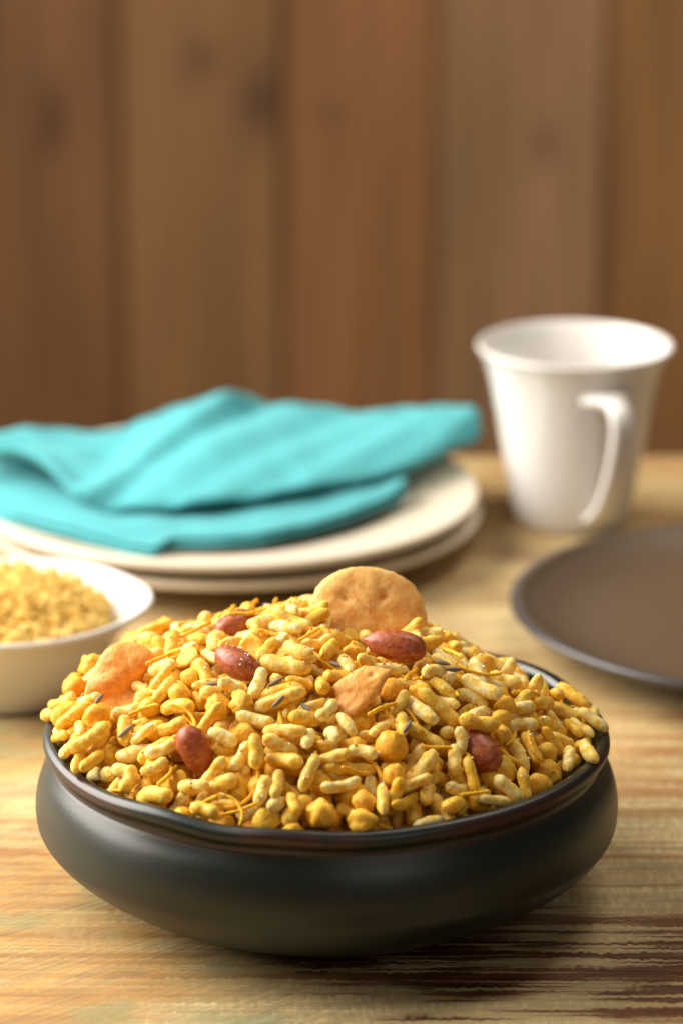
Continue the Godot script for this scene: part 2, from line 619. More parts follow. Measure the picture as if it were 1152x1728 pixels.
# ---------------------------------------------------------------- table: worn cream paint over brown grain
func build_table() -> void:
	var W := 1024
	var H := 2048
	var streak := noise_bytes(47, 0.075, 18, 1024, 4, W, H)
	var hair := noise_bytes(42, 0.22, 64, 2048, 3, W, H)
	var blotch := noise_bytes(43, 0.022, 256, 256, 5, W, H)
	var bristle := noise_bytes(44, 0.30, 1024, 256, 3, W, H)
	var patch := noise_bytes(45, 0.045, 256, 256, 4, W, H)
	var d := PackedByteArray()
	d.resize(W * H * 3)
	var hb := PackedByteArray()
	hb.resize(W * H)
	var cream := Vector3(0.725, 0.635, 0.455)
	var pale := Vector3(0.81, 0.725, 0.54)
	var ochre := Vector3(0.72, 0.53, 0.285)
	var brown := Vector3(0.42, 0.245, 0.125)
	var dark := Vector3(0.24, 0.135, 0.07)
	var green := Vector3(0.47, 0.56, 0.43)
	for j in H:
		var z := -0.5 + 0.64 * j / H
		var front := smoothstep(-0.02, 0.05, z)
		for i in W:
			var k := j * W + i
			var x := -0.32 + 0.64 * i / W
			var b := blotch[k] / 255.0
			var br := bristle[k] / 255.0
			var jj := posmod(j + int((br - 0.5) * 9.0), H) * W + i
			var s := streak[jj] / 255.0
			var h := hair[jj] / 255.0
			var right := smoothstep(-0.05, 0.02, x + 0.10 * (b - 0.5)) 
			var slant := (i + (j * 5) / 8 + 4096) % W
			var di := bristle[((j / 3) % H) * W + slant] / 255.0
			var g := smoothstep(0.58, 0.74, patch[k] / 255.0 * 0.75 + di * 0.25) * (1.0 - 0.75 * right)
			var region := right * (0.35 + 0.65 * front)
			var bare := smoothstep(0.50, 0.585, s * 0.66 + h * 0.34 + 0.30 * (b - 0.5) - 0.100 + 0.155 * region + 0.07 * (br - 0.5)) 
			bare *= 0.20 + 0.80 * region * region
			var c := cream.lerp(pale, smoothstep(0.45, 0.75, h * 0.5 + br * 0.5))
			var warm := smoothstep(0.36, 0.66, b * 0.7 + s * 0.3) * (1.0 - 0.6 * right)
			c = c.lerp(ochre, clampf(warm * (0.45 + 1.2 * (di - 0.35)), 0.0, 1.0))
			var rubbed := smoothstep(0.46, 0.70, s * 0.45 + h * 0.2 + patch[(k + W * 700 + 300) % (W * H)] / 255.0 * 0.35) * (1.0 - 0.75 * front)
			c = c.lerp(Vector3(0.47, 0.335, 0.195), rubbed * 0.55)
			c = c.lerp(brown.lerp(dark, smoothstep(0.4, 0.75, h)), bare)
			c = c.lerp(green, g * 0.42)
			c *= (1.0 + lerpf(0.42, 0.10, right) * (lerpf(di, br, right) - 0.5)) * (1.0 + 0.40 * (s - 0.5) * (1.0 - 0.5 * front) * (1.0 - 0.75 * front * (1.0 - right)) + 0.22 * (h - 0.5))
			d[k * 3] = clampi(int(c.x * 255), 0, 255)
			d[k * 3 + 1] = clampi(int(c.y * 255), 0, 255)
			d[k * 3 + 2] = clampi(int(c.z * 255), 0, 255)
			hb[k] = clampi(int(175 - 120 * bare + 9 * (lerpf(di, br, right) - 0.5) + 26 * (h - 0.5)), 0, 255)
	var m := mat(Color.WHITE, 0.55, 0.4)
	m.albedo_texture = ImageTexture.create_from_image(Image.create_from_data(W, H, false, Image.FORMAT_RGB8, d))
	m.heightmap_enabled = true
	m.heightmap_scale = 0.045
	m.heightmap_texture = grey_texture(hb, W, H)
	var t := thing("table")
	tag(t, "worn wooden table with cream paint rubbed down to brown grain under the dishes", "table")
	var s := shape()
	var ring := [Vector2(-0.0045, -0.003), Vector2(-0.0013, -0.0013), Vector2(0.0, 0.0)]
	# top with a small rounding at its edges, then the slab below
	var x0 := -0.62
	var x1 := 0.62
	var z0 := -0.431
	var z1 := 0.34
	var rows := []
	var uvs := []
	for r in [[0.03, -0.032], [0.0, -0.032], [0.0, -0.004], [0.0012, -0.0012], [0.004, 0.0], [0.30, 0.0]]:
		var e: float = r[0]
		var row := PackedVector3Array([Vector3(x0 + e, r[1], z0 + e), Vector3(x1 - e, r[1], z0 + e), Vector3(x1 - e, r[1], z1 - e), Vector3(x0 + e, r[1], z1 - e)])
		var uv := PackedVector2Array()
		for p in row: uv.append(Vector2((p.x + 0.32) / 0.64, (p.z + 0.5 - p.y) / 0.64))
		rows.append(row)
		uvs.append(uv)
	grid(s, rows, true, uvs)
	var f: int = s.v.size() - 4
	s.i.append_array(PackedInt32Array([f, f + 1, f + 2, f, f + 2, f + 3, 0, 1, 2, 0, 2, 3]))
	put("tabletop", finish(s, false, true), m, t)

# ---------------------------------------------------------------- plates
func plate_mesh() -> ArrayMesh:
	var under := [Vector2(0.0, 0.0036), Vector2(0.050, 0.0036), Vector2(0.0525, 0.0005), Vector2(0.0545, 0.0), Vector2(0.0565, 0.0008), Vector2(0.0585, 0.0042), Vector2(0.066, 0.0068), Vector2(0.080, 0.0086), Vector2(0.0905, 0.0100), Vector2(0.0930, 0.0113), Vector2(0.0930, 0.0126), Vector2(0.0915, 0.0134), Vector2(0.080, 0.0122), Vector2(0.068, 0.0106), Vector2(0.062, 0.0088), Vector2(0.055, 0.0078), Vector2(0.03, 0.0076), Vector2(0.0, 0.0076)]
	return lathe(spline2(under, 5), 96)

func build_plates() -> void:
	var m := mat(Color(0.74, 0.66, 0.53), 0.26, 0.5)
	m.clearcoat_enabled = true
	m.clearcoat = 0.3
	m.clearcoat_roughness = 0.15
	var pm := plate_mesh()
	var low := put("plate", pm, m)
	low.position = Vector3(-0.0376, 0.0, -0.3160)
	tag(low, "cream ceramic plate at the bottom of the pair, standing on the table", "plate", "cream plates stacked under the napkin")
	var top := put("plate", pm, m)
	top.position = Vector3(-0.0388, 0.0078, -0.3132)
	top.rotation_degrees = Vector3(0, 40, 0)
	tag(top, "cream ceramic plate on top of the pair, directly beneath the turquoise napkin", "plate", "cream plates stacked under the napkin")

func sheet(s: Dictionary, rows: Array, thick: float) -> void:
	var nu := rows.size()
	var nv: int = rows[0].size()
	var lo := []
	var hi := []
	var uvs := []
	for a in nu:
		var rl := PackedVector3Array()
		var rh := PackedVector3Array()
		var ru := PackedVector2Array()
		for b in nv:
			var du: Vector3 = rows[min(a + 1, nu - 1)][b] - rows[max(a - 1, 0)][b]
			var dv: Vector3 = rows[a][min(b + 1, nv - 1)] - rows[a][max(b - 1, 0)]
			var n := du.cross(dv).normalized()
			var edge := 1.0 - 0.55 * (1.0 if a == 0 or a == nu - 1 or b == 0 or b == nv - 1 else 0.0)
			rl.append(rows[a][b] - n * thick * 0.5 * edge)
			rh.append(rows[a][b] + n * thick * 0.5 * edge)
			ru.append(Vector2(rows[a][b].x, 0.11 * b / nv))
		lo.append(rl)
		hi.append(rh)
		uvs.append(ru)
	# one closed loop round the sheet per row
	var loops := []
	var luv := []
	for a in nu:
		var row := PackedVector3Array(hi[a])
		var back := PackedVector3Array(lo[a])
		back.reverse()
		row.append_array(back)
		var uv := PackedVector2Array(uvs[a])
		var ub := PackedVector2Array(uvs[a])
		ub.reverse()
		uv.append_array(ub)
		loops.append(row)
		luv.append(uv)
	grid(s, loops, true, luv)
	for end in [0, nu - 1]:       # close both ends
		var f: int = s.v.size()
		s.v.append_array(loops[end])
		s.uv.append_array(luv[end])
		for b in nv - 1:
			var p := f + b
			var q := f + 2 * nv - 1 - b
			if end == 0: s.i.append_array(PackedInt32Array([p, p + 1, q - 1, p, q - 1, q]))
			else: s.i.append_array(PackedInt32Array([p, q - 1, p + 1, p, q, q - 1]))

func build_napkin() -> void:
	var size := 256
	var wv := PackedByteArray()
	wv.resize(size * size)
	var nz := noise_bytes(52, 0.05, size, size, 3)
	for j in size:
		for i in size:
			var a := absf(sin(PI * i / 32.0)) * absf(sin(PI * j / 32.0))
			var b := 0.5 + 0.5 * sin(TAU * i / 8.0) * sin(TAU * j / 8.0)
			wv[j * size + i] = clampi(int(70 + 110 * (1.0 - a) + 30 * b + 0.12 * nz[j * size + i]), 0, 255)
	var m := mat(Color(0.078, 0.39, 0.43), 0.85, 0.25)
	m.rim_enabled = true
	m.rim = 0.5
	m.rim_tint = 0.4
	m.heightmap_enabled = true
	m.heightmap_scale = 0.09
	m.heightmap_texture = grey_texture(wv, size, size)
	m.uv1_scale = Vector3(70, 70, 70)
	var n := thing("napkin")
	tag(n, "folded turquoise waffle cloth napkin lying across the cream plates", "napkin")
	# the flat lower fold: rings from its middle to its outline
	var line := [Vector2(-0.1373, -0.3255), Vector2(-0.1235, -0.2788), Vector2(-0.1091, -0.2624), Vector2(-0.0955, -0.2506), Vector2(-0.0779, -0.2383), Vector2(-0.0640, -0.2300), Vector2(-0.0600, -0.2300), Vector2(-0.0552, -0.2370), Vector2(-0.0407, -0.2369), Vector2(-0.0242, -0.2410), Vector2(-0.0078, -0.2533), Vector2(0.0090, -0.2717), Vector2(0.0225, -0.2880), Vector2(0.0278, -0.3000), Vector2(0.0262, -0.3100), Vector2(0.0100, -0.3400), Vector2(-0.03, -0.375), Vector2(-0.08, -0.375), Vector2(-0.12, -0.35), Vector2(-0.1373, -0.3255)]
	var out := spline2(line, 5)
	out.remove_at(out.size() - 1)
	var mid := Vector2(-0.05, -0.305)
	for layer in 2:
		var s := shape()
		var rows := []
		var uvs := []
		var base := 0.0214 + layer * 0.0023
		var th := 0.0021
		for k in range(0, 25):
			var top := k <= 12
			var q := [0.0, 0.2, 0.4, 0.55, 0.68, 0.78, 0.86, 0.92, 0.955, 0.975, 0.99, 0.997, 1.0][k if top else 24 - k] as float
			var row := PackedVector3Array()
			var uv := PackedVector2Array()
			for p in out:
				var w: Vector2 = mid + (p - mid) * q * (1.0 - 0.012 * layer)
				if layer == 1: w += Vector2(0.0008, -0.0008)
				var sag := 0.0010 * lumps.get_noise_2d(w.x * 22.0, w.y * 22.0) + 0.0005 * lumps.get_noise_2d(w.x * 60.0 + 9.0, w.y * 60.0)
				var lift := 0.0022 * smoothstep(0.016, 0.03, w.x) * layer
				var hh := th * 0.5 * sqrt(maxf(0.0, 1.0 - pow(q, 40.0)))
				row.append(Vector3(w.x, base + th * 0.5 + sag + lift + (hh if top else -hh), w.y))
				uv.append(w)
			rows.append(row)
			uvs.append(uv)
		grid(s, rows, true, uvs)
		put("lower_fold", finish(s), m, n)
	# the billowing upper fold: front hem and ridge from left to right
	var st := [
		[Vector3(-0.1265, 0.0355, -0.3050), Vector3(-0.1345, 0.0385, -0.3140)],
		[Vector3(-0.1060, 0.0352, -0.2920), Vector3(-0.1098, 0.0385, -0.3215)],
		[Vector3(-0.0862, 0.0272, -0.2673), Vector3(-0.0807, 0.0355, -0.3380)],
		[Vector3(-0.0670, 0.0268, -0.2645), Vector3(-0.0629, 0.0405, -0.3480)],
		[Vector3(-0.0481, 0.0268, -0.2659), Vector3(-0.0439, 0.0428, -0.3560)],
		[Vector3(-0.0229, 0.0268, -0.2760), Vector3(-0.0248, 0.0402, -0.3600)],
		[Vector3(0.0005, 0.0268, -0.2892), Vector3(0.0048, 0.0370, -0.3600)],
		[Vector3(0.0267, 0.0270, -0.3104), Vector3(0.0298, 0.0390, -0.3580)],
		[Vector3(0.0455, 0.0275, -0.3352), Vector3(0.0490, 0.0400, -0.3570)],
		[Vector3(0.0538, 0.0285, -0.3450), Vector3(0.0543, 0.0395, -0.3560)],
		[Vector3(0.0562, 0.0325, -0.3480), Vector3(0.0563, 0.0360, -0.3540)]]
	var curves := []
	for k in st.size():
		var a: Vector3 = st[k][0]
		var b: Vector3 = st[k][1]
		var hh := b.y - a.y
		var mid3 := a.lerp(b, 0.45) + Vector3(0, 0.0035, 0.0025) * clampf(hh / 0.012, 0.3, 1.6)
		var tuck := 0.022 if k > 1 else 0.008
		var deep := 1.0 if k < 9 else (0.45 if k == 9 else 0.12)
		var pts: Array
		pts = [a + Vector3(0.001, (0.0004 if k > 1 else 0.0022), -tuck * deep), a + Vector3(0, 0.0001, -0.010 * deep), a + Vector3(0, 0.0014, -0.0022 * deep), a + Vector3(0, 0.0044, 0.0004) * deep, mid3, b + Vector3(0, -0.0012, 0.009 * deep), b, b + Vector3(0, -0.30 * hh, -0.010 * deep), Vector3(b.x, lerpf(b.y, 0.0275, 0.95 * deep), b.z - 0.024 * deep)]
		curves.append(spline3(pts, 5))
	var nv: int = curves[0].size()
	var fine := []
	for b in nv:
		var col := []
		for k in curves.size(): col.append(curves[k][b])
		fine.append(spline3(col, 9))
	var rows2 := []
	for a in fine[0].size():
		var row := PackedVector3Array()
		for b in nv:
			var p: Vector3 = fine[b][a]
			var w := smoothstep(0.10, 0.35, float(b) / nv) 
			var crease := lumps.get_noise_2d(p.x * 38.0 + p.z * 26.0, p.z * 9.0) * 0.0016 + lumps.get_noise_2d(p.x * 75.0 - p.z * 40.0 + 5.0, p.z * 18.0) * 0.0007
			# a soft diagonal fold running down from the peak to the left hem
			var g := (p.x + 0.064) + (p.z + 0.31) * 0.55
			crease += 0.0026 * exp(-pow(g / 0.0055, 2)) - 0.0020 * exp(-pow((g - 0.010) / 0.006, 2))
			row.append(p + Vector3(0, crease, crease * 0.3) * w)
		rows2.append(row)
	var su := shape()
	sheet(su, rows2, 0.0014)
	put("upper_fold", finish(su), m, n)

# ---------------------------------------------------------------- mug
func build_mug() -> void:
	var m := mat(Color(0.74, 0.715, 0.69), 0.26, 0.5)
	m.clearcoat_enabled = true
	m.clearcoat = 0.35
	m.clearcoat_roughness = 0.1
	var mug := thing("mug", Vector3(0.0912, 0.0, -0.3394))
	tag(mug, "white flared porcelain mug with its handle turned to the front", "mug")
	var p := [Vector2(0.0, 0.0016), Vector2(0.0165, 0.0016), Vector2(0.0178, 0.0002), Vector2(0.0192, 0.0), Vector2(0.0206, 0.0012), Vector2(0.0222, 0.0055), Vector2(0.0249, 0.0184), Vector2(0.0273, 0.0325), Vector2(0.0295, 0.0455), Vector2(0.0321, 0.0575), Vector2(0.0345, 0.0645), Vector2(0.0364, 0.0678), Vector2(0.0367, 0.0689), Vector2(0.0360, 0.0696), Vector2(0.0347, 0.0687), Vector2(0.0330, 0.0645), Vector2(0.0305, 0.0565), Vector2(0.0276, 0.0445), Vector2(0.0253, 0.0315), Vector2(0.0229, 0.0175), Vector2(0.0200, 0.0062), Vector2(0.0150, 0.0042), Vector2(0.0, 0.0040)]
	put("cup", lathe(spline2(p, 5), 96), m, mug)
	# handle: a strap bent in the plane of the radius, widest where it meets the cup
	var h := [Vector2(0.0312, 0.0556), Vector2(0.0365, 0.0566), Vector2(0.0425, 0.0562), Vector2(0.0466, 0.0535), Vector2(0.0482, 0.0490), Vector2(0.0472, 0.0410), Vector2(0.0430, 0.0300), Vector2(0.0365, 0.0190), Vector2(0.0290, 0.0110), Vector2(0.0225, 0.0070)]
	var c := spline2(h, 6)
	var s := shape()
	var rows := []
	for k in c.size():
		var t := float(k) / (c.size() - 1)
		var d := (c[min(k + 1, c.size() - 1)] - c[max(k - 1, 0)]).normalized()
		var nn := Vector2(-d.y, d.x)
		var half := 0.0040 + 0.0058 * pow(smoothstep(0.24, 0.0, t), 1.4) + 0.0008 * smoothstep(0.85, 1.0, t)
		var th := 0.0021 + 0.0006 * smoothstep(0.3, 0.0, t)
		var row := PackedVector3Array()
		for j in 20:
			var a := TAU * j / 20
			var ca := signf(cos(a)) * pow(absf(cos(a)), 0.7)
			var sa := signf(sin(a)) * pow(absf(sin(a)), 0.7)
			var q := c[k] + nn * sa * th
			row.append(Vector3(ca * half, q.y, q.x))
		rows.append(row)
	grid(s, rows, true)
	put("handle", finish(s), m, mug).rotation_degrees = Vector3(0, 17, 0)

# ---------------------------------------------------------------- brown plate
func build_brown_plate() -> void:
	var t := thing("brown_plate", Vector3(0.1517, 0.0, -0.2022))
	tag(t, "brown glazed plate with a thick charcoal edge at the right of the table", "plate")
	var outer := [Vector2(0.0, 0.0012), Vector2(0.056, 0.0012), Vector2(0.058, 0.0), Vector2(0.060, 0.0), Vector2(0.0625, 0.0014), Vector2(0.074, 0.0050), Vector2(0.0845, 0.0092), Vector2(0.0898, 0.0122), Vector2(0.0908, 0.0136), Vector2(0.0900, 0.0147), Vector2(0.0884, 0.0150)]
	var inner := [Vector2(0.0884, 0.0150), Vector2(0.0868, 0.0144), Vector2(0.0830, 0.0119), Vector2(0.0745, 0.0082), Vector2(0.065, 0.0062), Vector2(0.05, 0.0054), Vector2(0.0, 0.0052)]
	var dk := mat(Color(0.045, 0.042, 0.043), 0.3, 0.5)
	var s := spline2(outer, 5)
	put("charcoal_body", lathe(s, 128), dk, t)
	var br := mat(Color(0.096, 0.061, 0.036), 0.46, 0.4)
	put("brown_glaze", lathe(spline2(inner, 5), 128, true), br, t)

# ---------------------------------------------------------------- white bowl at the left edge, with more of the snack
func build_white_bowl() -> void:
	var at := Vector3(-0.1040, 0.0, -0.1537)
	var t := thing("white_bowl", at)
	tag(t, "white porcelain bowl of golden snack cut by the left edge", "bowl")
	var m := mat(Color(0.80, 0.765, 0.72), 0.24, 0.5)
	m.clearcoat_enabled = true
	m.clearcoat = 0.3
	m.clearcoat_roughness = 0.12
	var p := [Vector2(0.0, 0.0012), Vector2(0.0200, 0.0012), Vector2(0.0212, 0.0), Vector2(0.0232, 0.0002), Vector2(0.0252, 0.0020), Vector2(0.0300, 0.0085), Vector2(0.0340, 0.0160), Vector2(0.0372, 0.0225), Vector2(0.0412, 0.0270), Vector2(0.0440, 0.0292), Vector2(0.0447, 0.0305), Vector2(0.0438, 0.0314), Vector2(0.0410, 0.0300), Vector2(0.0372, 0.0268), Vector2(0.0335, 0.0215), Vector2(0.0295, 0.0130), Vector2(0.0235, 0.0055), Vector2(0.0, 0.0040)]
	var lip := func(a: float, q: Vector2) -> Vector2:      # the rim draws out a little to the right
		var w := smoothstep(0.018, 0.030, q.y) * smoothstep(0.026, 0.042, q.x)
		return q + Vector2(0.0028, 0.0012) * w * exp(-pow(wrapf(a - 1.45, -PI, PI) / 0.5, 2))
	put("bowl_body", lathe(spline2(p, 5), 96, false, lip), m, t)

	# its filling, too blurred to count
	var fill := thing("snack_filling", at)
	tag(fill, "golden mound of small fried snack filling the white bowl", "snack", "", "stuff")
	var skin := mat(Color(0.80, 0.52, 0.12), 0.7, 0.3)
	var skin2 := mat(Color(0.80, 0.58, 0.18), 0.7, 0.3)
	var core := func(r: float) -> float: return 0.0240 + 0.0120 * (1.0 - pow(r / 0.0345, 2.0))
	var prof := PackedVector2Array()
	for k in 9: prof.append(Vector2(0.0315 * k / 8.0, core.call(0.0315 * k / 8.0) - 0.0015))
	prof.append(Vector2(0.0, 0.012))
	put("mound", lathe(prof, 40), skin, fill)
	var shapes := [make_lump(0.0040, Vector3(1.2, 0.9, 1), 0.14, 71).mesh, make_rice(0.007, 0.0029, 0.5, 72).mesh, make_strand(0.012, 0.0009, 2.4).mesh]
	var counts := [260, 200, 1500]
	for k in 3:
		var mm := MultiMesh.new()
		mm.transform_format = MultiMesh.TRANSFORM_3D
		mm.mesh = shapes[k]
		mm.instance_count = counts[k]
		for c in counts[k]:
			var r := 0.0318 * sqrt(rng.randf())
			var a := rng.randf() * TAU
			var b := Basis(Vector3(rng.randf() - 0.5, rng.randf() - 0.5, rng.randf() - 0.5).normalized(), rng.randf() * TAU)
			mm.set_instance_transform(c, Transform3D(b.scaled(Vector3.ONE * rng.randf_range(0.8, 1.15)), Vector3(r * sin(a), core.call(r) + rng.randf_range(-0.0015, 0.0018), r * cos(a))))
		var o := MultiMeshInstance3D.new()
		o.name = ["fried_lump", "puffed_grain", "fine_strand"][k]
		o.multimesh = mm
		o.material_override = [skin, skin2, skin2][k]
		fill.add_child(o, true)

# ---------------------------------------------------------------- the dark bowl
func build_bowl() -> void:
	var t := thing("dark_bowl")
	tag(t, "dark green-black glazed stoneware bowl with a rolled rim heaped with snack", "bowl")
	var waver := func(a: float, p: Vector2) -> Vector2:
		var up := smoothstep(0.037, 0.044, p.y)
		var n := lumps.get_noise_2d(sin(a) * 1.3, cos(a) * 1.3) * 0.0007 + 0.0009 * exp(-pow(wrapf(a + 0.62, -PI, PI) / 0.16, 2)) - 0.0008 * exp(-pow(wrapf(a + 0.36, -PI, PI) / 0.14, 2))
		return p + Vector2(0.4, 1.0) * n * up + Vector2(lumps.get_noise_2d(sin(a) * 0.9 + 8.0, cos(a) * 0.9) * 0.0005, 0)
	var tint := func(a: float, w: Vector3) -> Color:
		var c := Color(0.006, 0.012, 0.009)
		var n := lumps.get_noise_3dv(w * 60.0) * 0.5 + lumps.get_noise_3dv(w * 160.0) * 0.3
		c = c.lerp(Color(0.011, 0.015, 0.012), clampf(0.5 + n, 0, 1))
		var lip := smoothstep(0.0415, 0.0435, w.y) * smoothstep(0.0476, 0.0458, w.y) * smoothstep(0.0735, 0.0765, Vector2(w.x, w.z).length())
		var worn := smoothstep(0.0, 0.5, lumps.get_noise_2d(a * 2.2, 3.0) + 0.45 * sin(a) + 0.1)
		c = c.lerp(Color(0.06, 0.014, 0.010), lip * worn * 0.6)
		var neck := smoothstep(0.002, 0.0, absf(w.y - 0.0402))
		return c.lerp(Color(0.05, 0.022, 0.013), neck * 0.5)
	var outer := [Vector2(0.0, 0.0012), Vector2(0.045, 0.0012), Vector2(0.0465, 0.0), Vector2(0.0490, 0.0), Vector2(0.0522, 0.0019), Vector2(0.0632, 0.0069), Vector2(0.0733, 0.0137), Vector2(0.0789, 0.0200), Vector2(0.0801, 0.0250), Vector2(0.0797, 0.0302), Vector2(0.0781, 0.0352), Vector2(0.0760, 0.0388), Vector2(0.0752, 0.0403), Vector2(0.0757, 0.0420), Vector2(0.0769, 0.0432), Vector2(0.0776, 0.0446), Vector2(0.0774, 0.0459), Vector2(0.0764, 0.0469), Vector2(0.0753, 0.0472)]
	var inner := [Vector2(0.0753, 0.0472), Vector2(0.0739, 0.0468), Vector2(0.0727, 0.0453), Vector2(0.0720, 0.0425), Vector2(0.0720, 0.0395), Vector2(0.0735, 0.034), Vector2(0.0745, 0.0275), Vector2(0.070, 0.0175), Vector2(0.058, 0.0085), Vector2(0.04, 0.0045), Vector2(0.0, 0.004)]
	var m := mat(Color.WHITE, 0.38, 0.5)
	m.vertex_color_use_as_albedo = true
	m.heightmap_enabled = true
	m.heightmap_scale = 0.0025
	var pit := noise_bytes(81, 0.05, 512, 512, 5)
	m.heightmap_texture = grey_texture(pit, 512, 512)
	tri(m, 0.04)
	put("outer_body", lathe(spline2(outer, 6), 192, false, waver, tint), m, t)
	var gl := mat(Color.WHITE, 0.2, 0.5)
	gl.vertex_color_use_as_albedo = true
	put("inner_glaze", lathe(spline2(inner, 6), 192, true, waver, tint), gl, t)

# ---------------------------------------------------------------- heap of snack
func build_heap() -> void:
	var rice := []
	for k in 26:
		rice.append(make_rice(rng.randf_range(0.0088, 0.0152), rng.randf_range(0.0034, 0.0046), [0.1, 0.3, 0.6, 1.0, 1.5][k % 5] * rng.randf_range(0.7, 1.2), k))
	var lump := []
	for k in 9:
		lump.append(make_lump(rng.randf_range(0.0058, 0.0080), Vector3(rng.randf_range(0.95, 1.2), rng.randf_range(0.85, 1.0), rng.randf_range(0.9, 1.05)), rng.randf_range(0.04, 0.14), 20 + k))
	var half := []
	for k in 4:
		half.append(make_lump(rng.randf_range(0.0070, 0.0084), Vector3(1.0, 0.62, rng.randf_range(0.88, 1.0)), 0.05, 40 + k, true))
	var sev := []
	for k in 14:
		sev.append(make_strand(rng.randf_range(0.006, 0.019), rng.randf_range(0.0009, 0.0013), rng.randf_range(0.6, 2.6)))
	var seeds := [make_seed(0.0056, 0.0014, 0.12), make_seed(0.0048, 0.0013, -0.1)]

	# a hidden lower part, then the special pieces, then the visible layers round them
	var miss := 0
	while miss < 40 and stack.size() < 900:
		var u := rng.randf()
		var ok := drop("puffed_rice", rice, 4, -0.0035) if u < 0.55 else drop("fried_lump", lump, 4, -0.0035)
		miss = 0 if ok else miss + 1
	var hidden := stack.size()
	place_specials()
	miss = 0
	var made := 0
	while miss < 60 and made < 1500:
		var u := rng.randf()
		var ok: bool
		if u < 0.62: ok = drop("puffed_rice", rice, 9, 0.0012)
		elif u < 0.83: ok = drop("fried_lump", lump, 7, 0.0005)
		elif u < 0.85: ok = drop("split_lentil", half, 7, 0.0010)
		else: ok = drop("sev_strand", sev, 7, 0.0004, 0.25)
		made += 1 if ok else 0
		miss = 0 if ok else miss + 1
	for k in 40: drop("sev_strand", sev, 4, 0.0035, 0.2)
	for k in 30: drop("puffed_rice", rice, 5, 0.0034)
	for k in 84: drop("puffed_rice" if k % 4 else "fried_lump", rice if k % 4 else lump, 5, 0.0074, 0.3, 0.063, -2.35, -1.05)     # a few lie over the rim at the left
	for k in 5: drop("puffed_rice", rice, 6, 0.005, 0.2, 0.066, 1.2, 1.9)
	place_seeds(seeds)
	print("heap: ", hidden, " below, ", stack.size(), " in all")
	count_seen()
	show_heap(rice)

func special(kind: String, proto: Dictionary, xf: Transform3D, clear: Array, extra: Dictionary) -> void:
	var bs := turned(proto.balls, xf.basis)
	settle(kind, proto, xf, bs)
	stack[-1].merge(extra)
	var f := to_frame(xf.origin)
	if clear.size(): keep_clear.append([f, clear[0], clear[1], f.z + 0.004, clear[2]])

func facing(yaw: float, pitch: float, roll: float) -> Basis:     # a piece whose front is +z, turned left/right, up/down, then about its own axis
	return Basis(Vector3.UP, deg_to_rad(yaw)) * Basis(Vector3.RIGHT, deg_to_rad(-pitch)) * Basis(Vector3.BACK, deg_to_rad(roll))

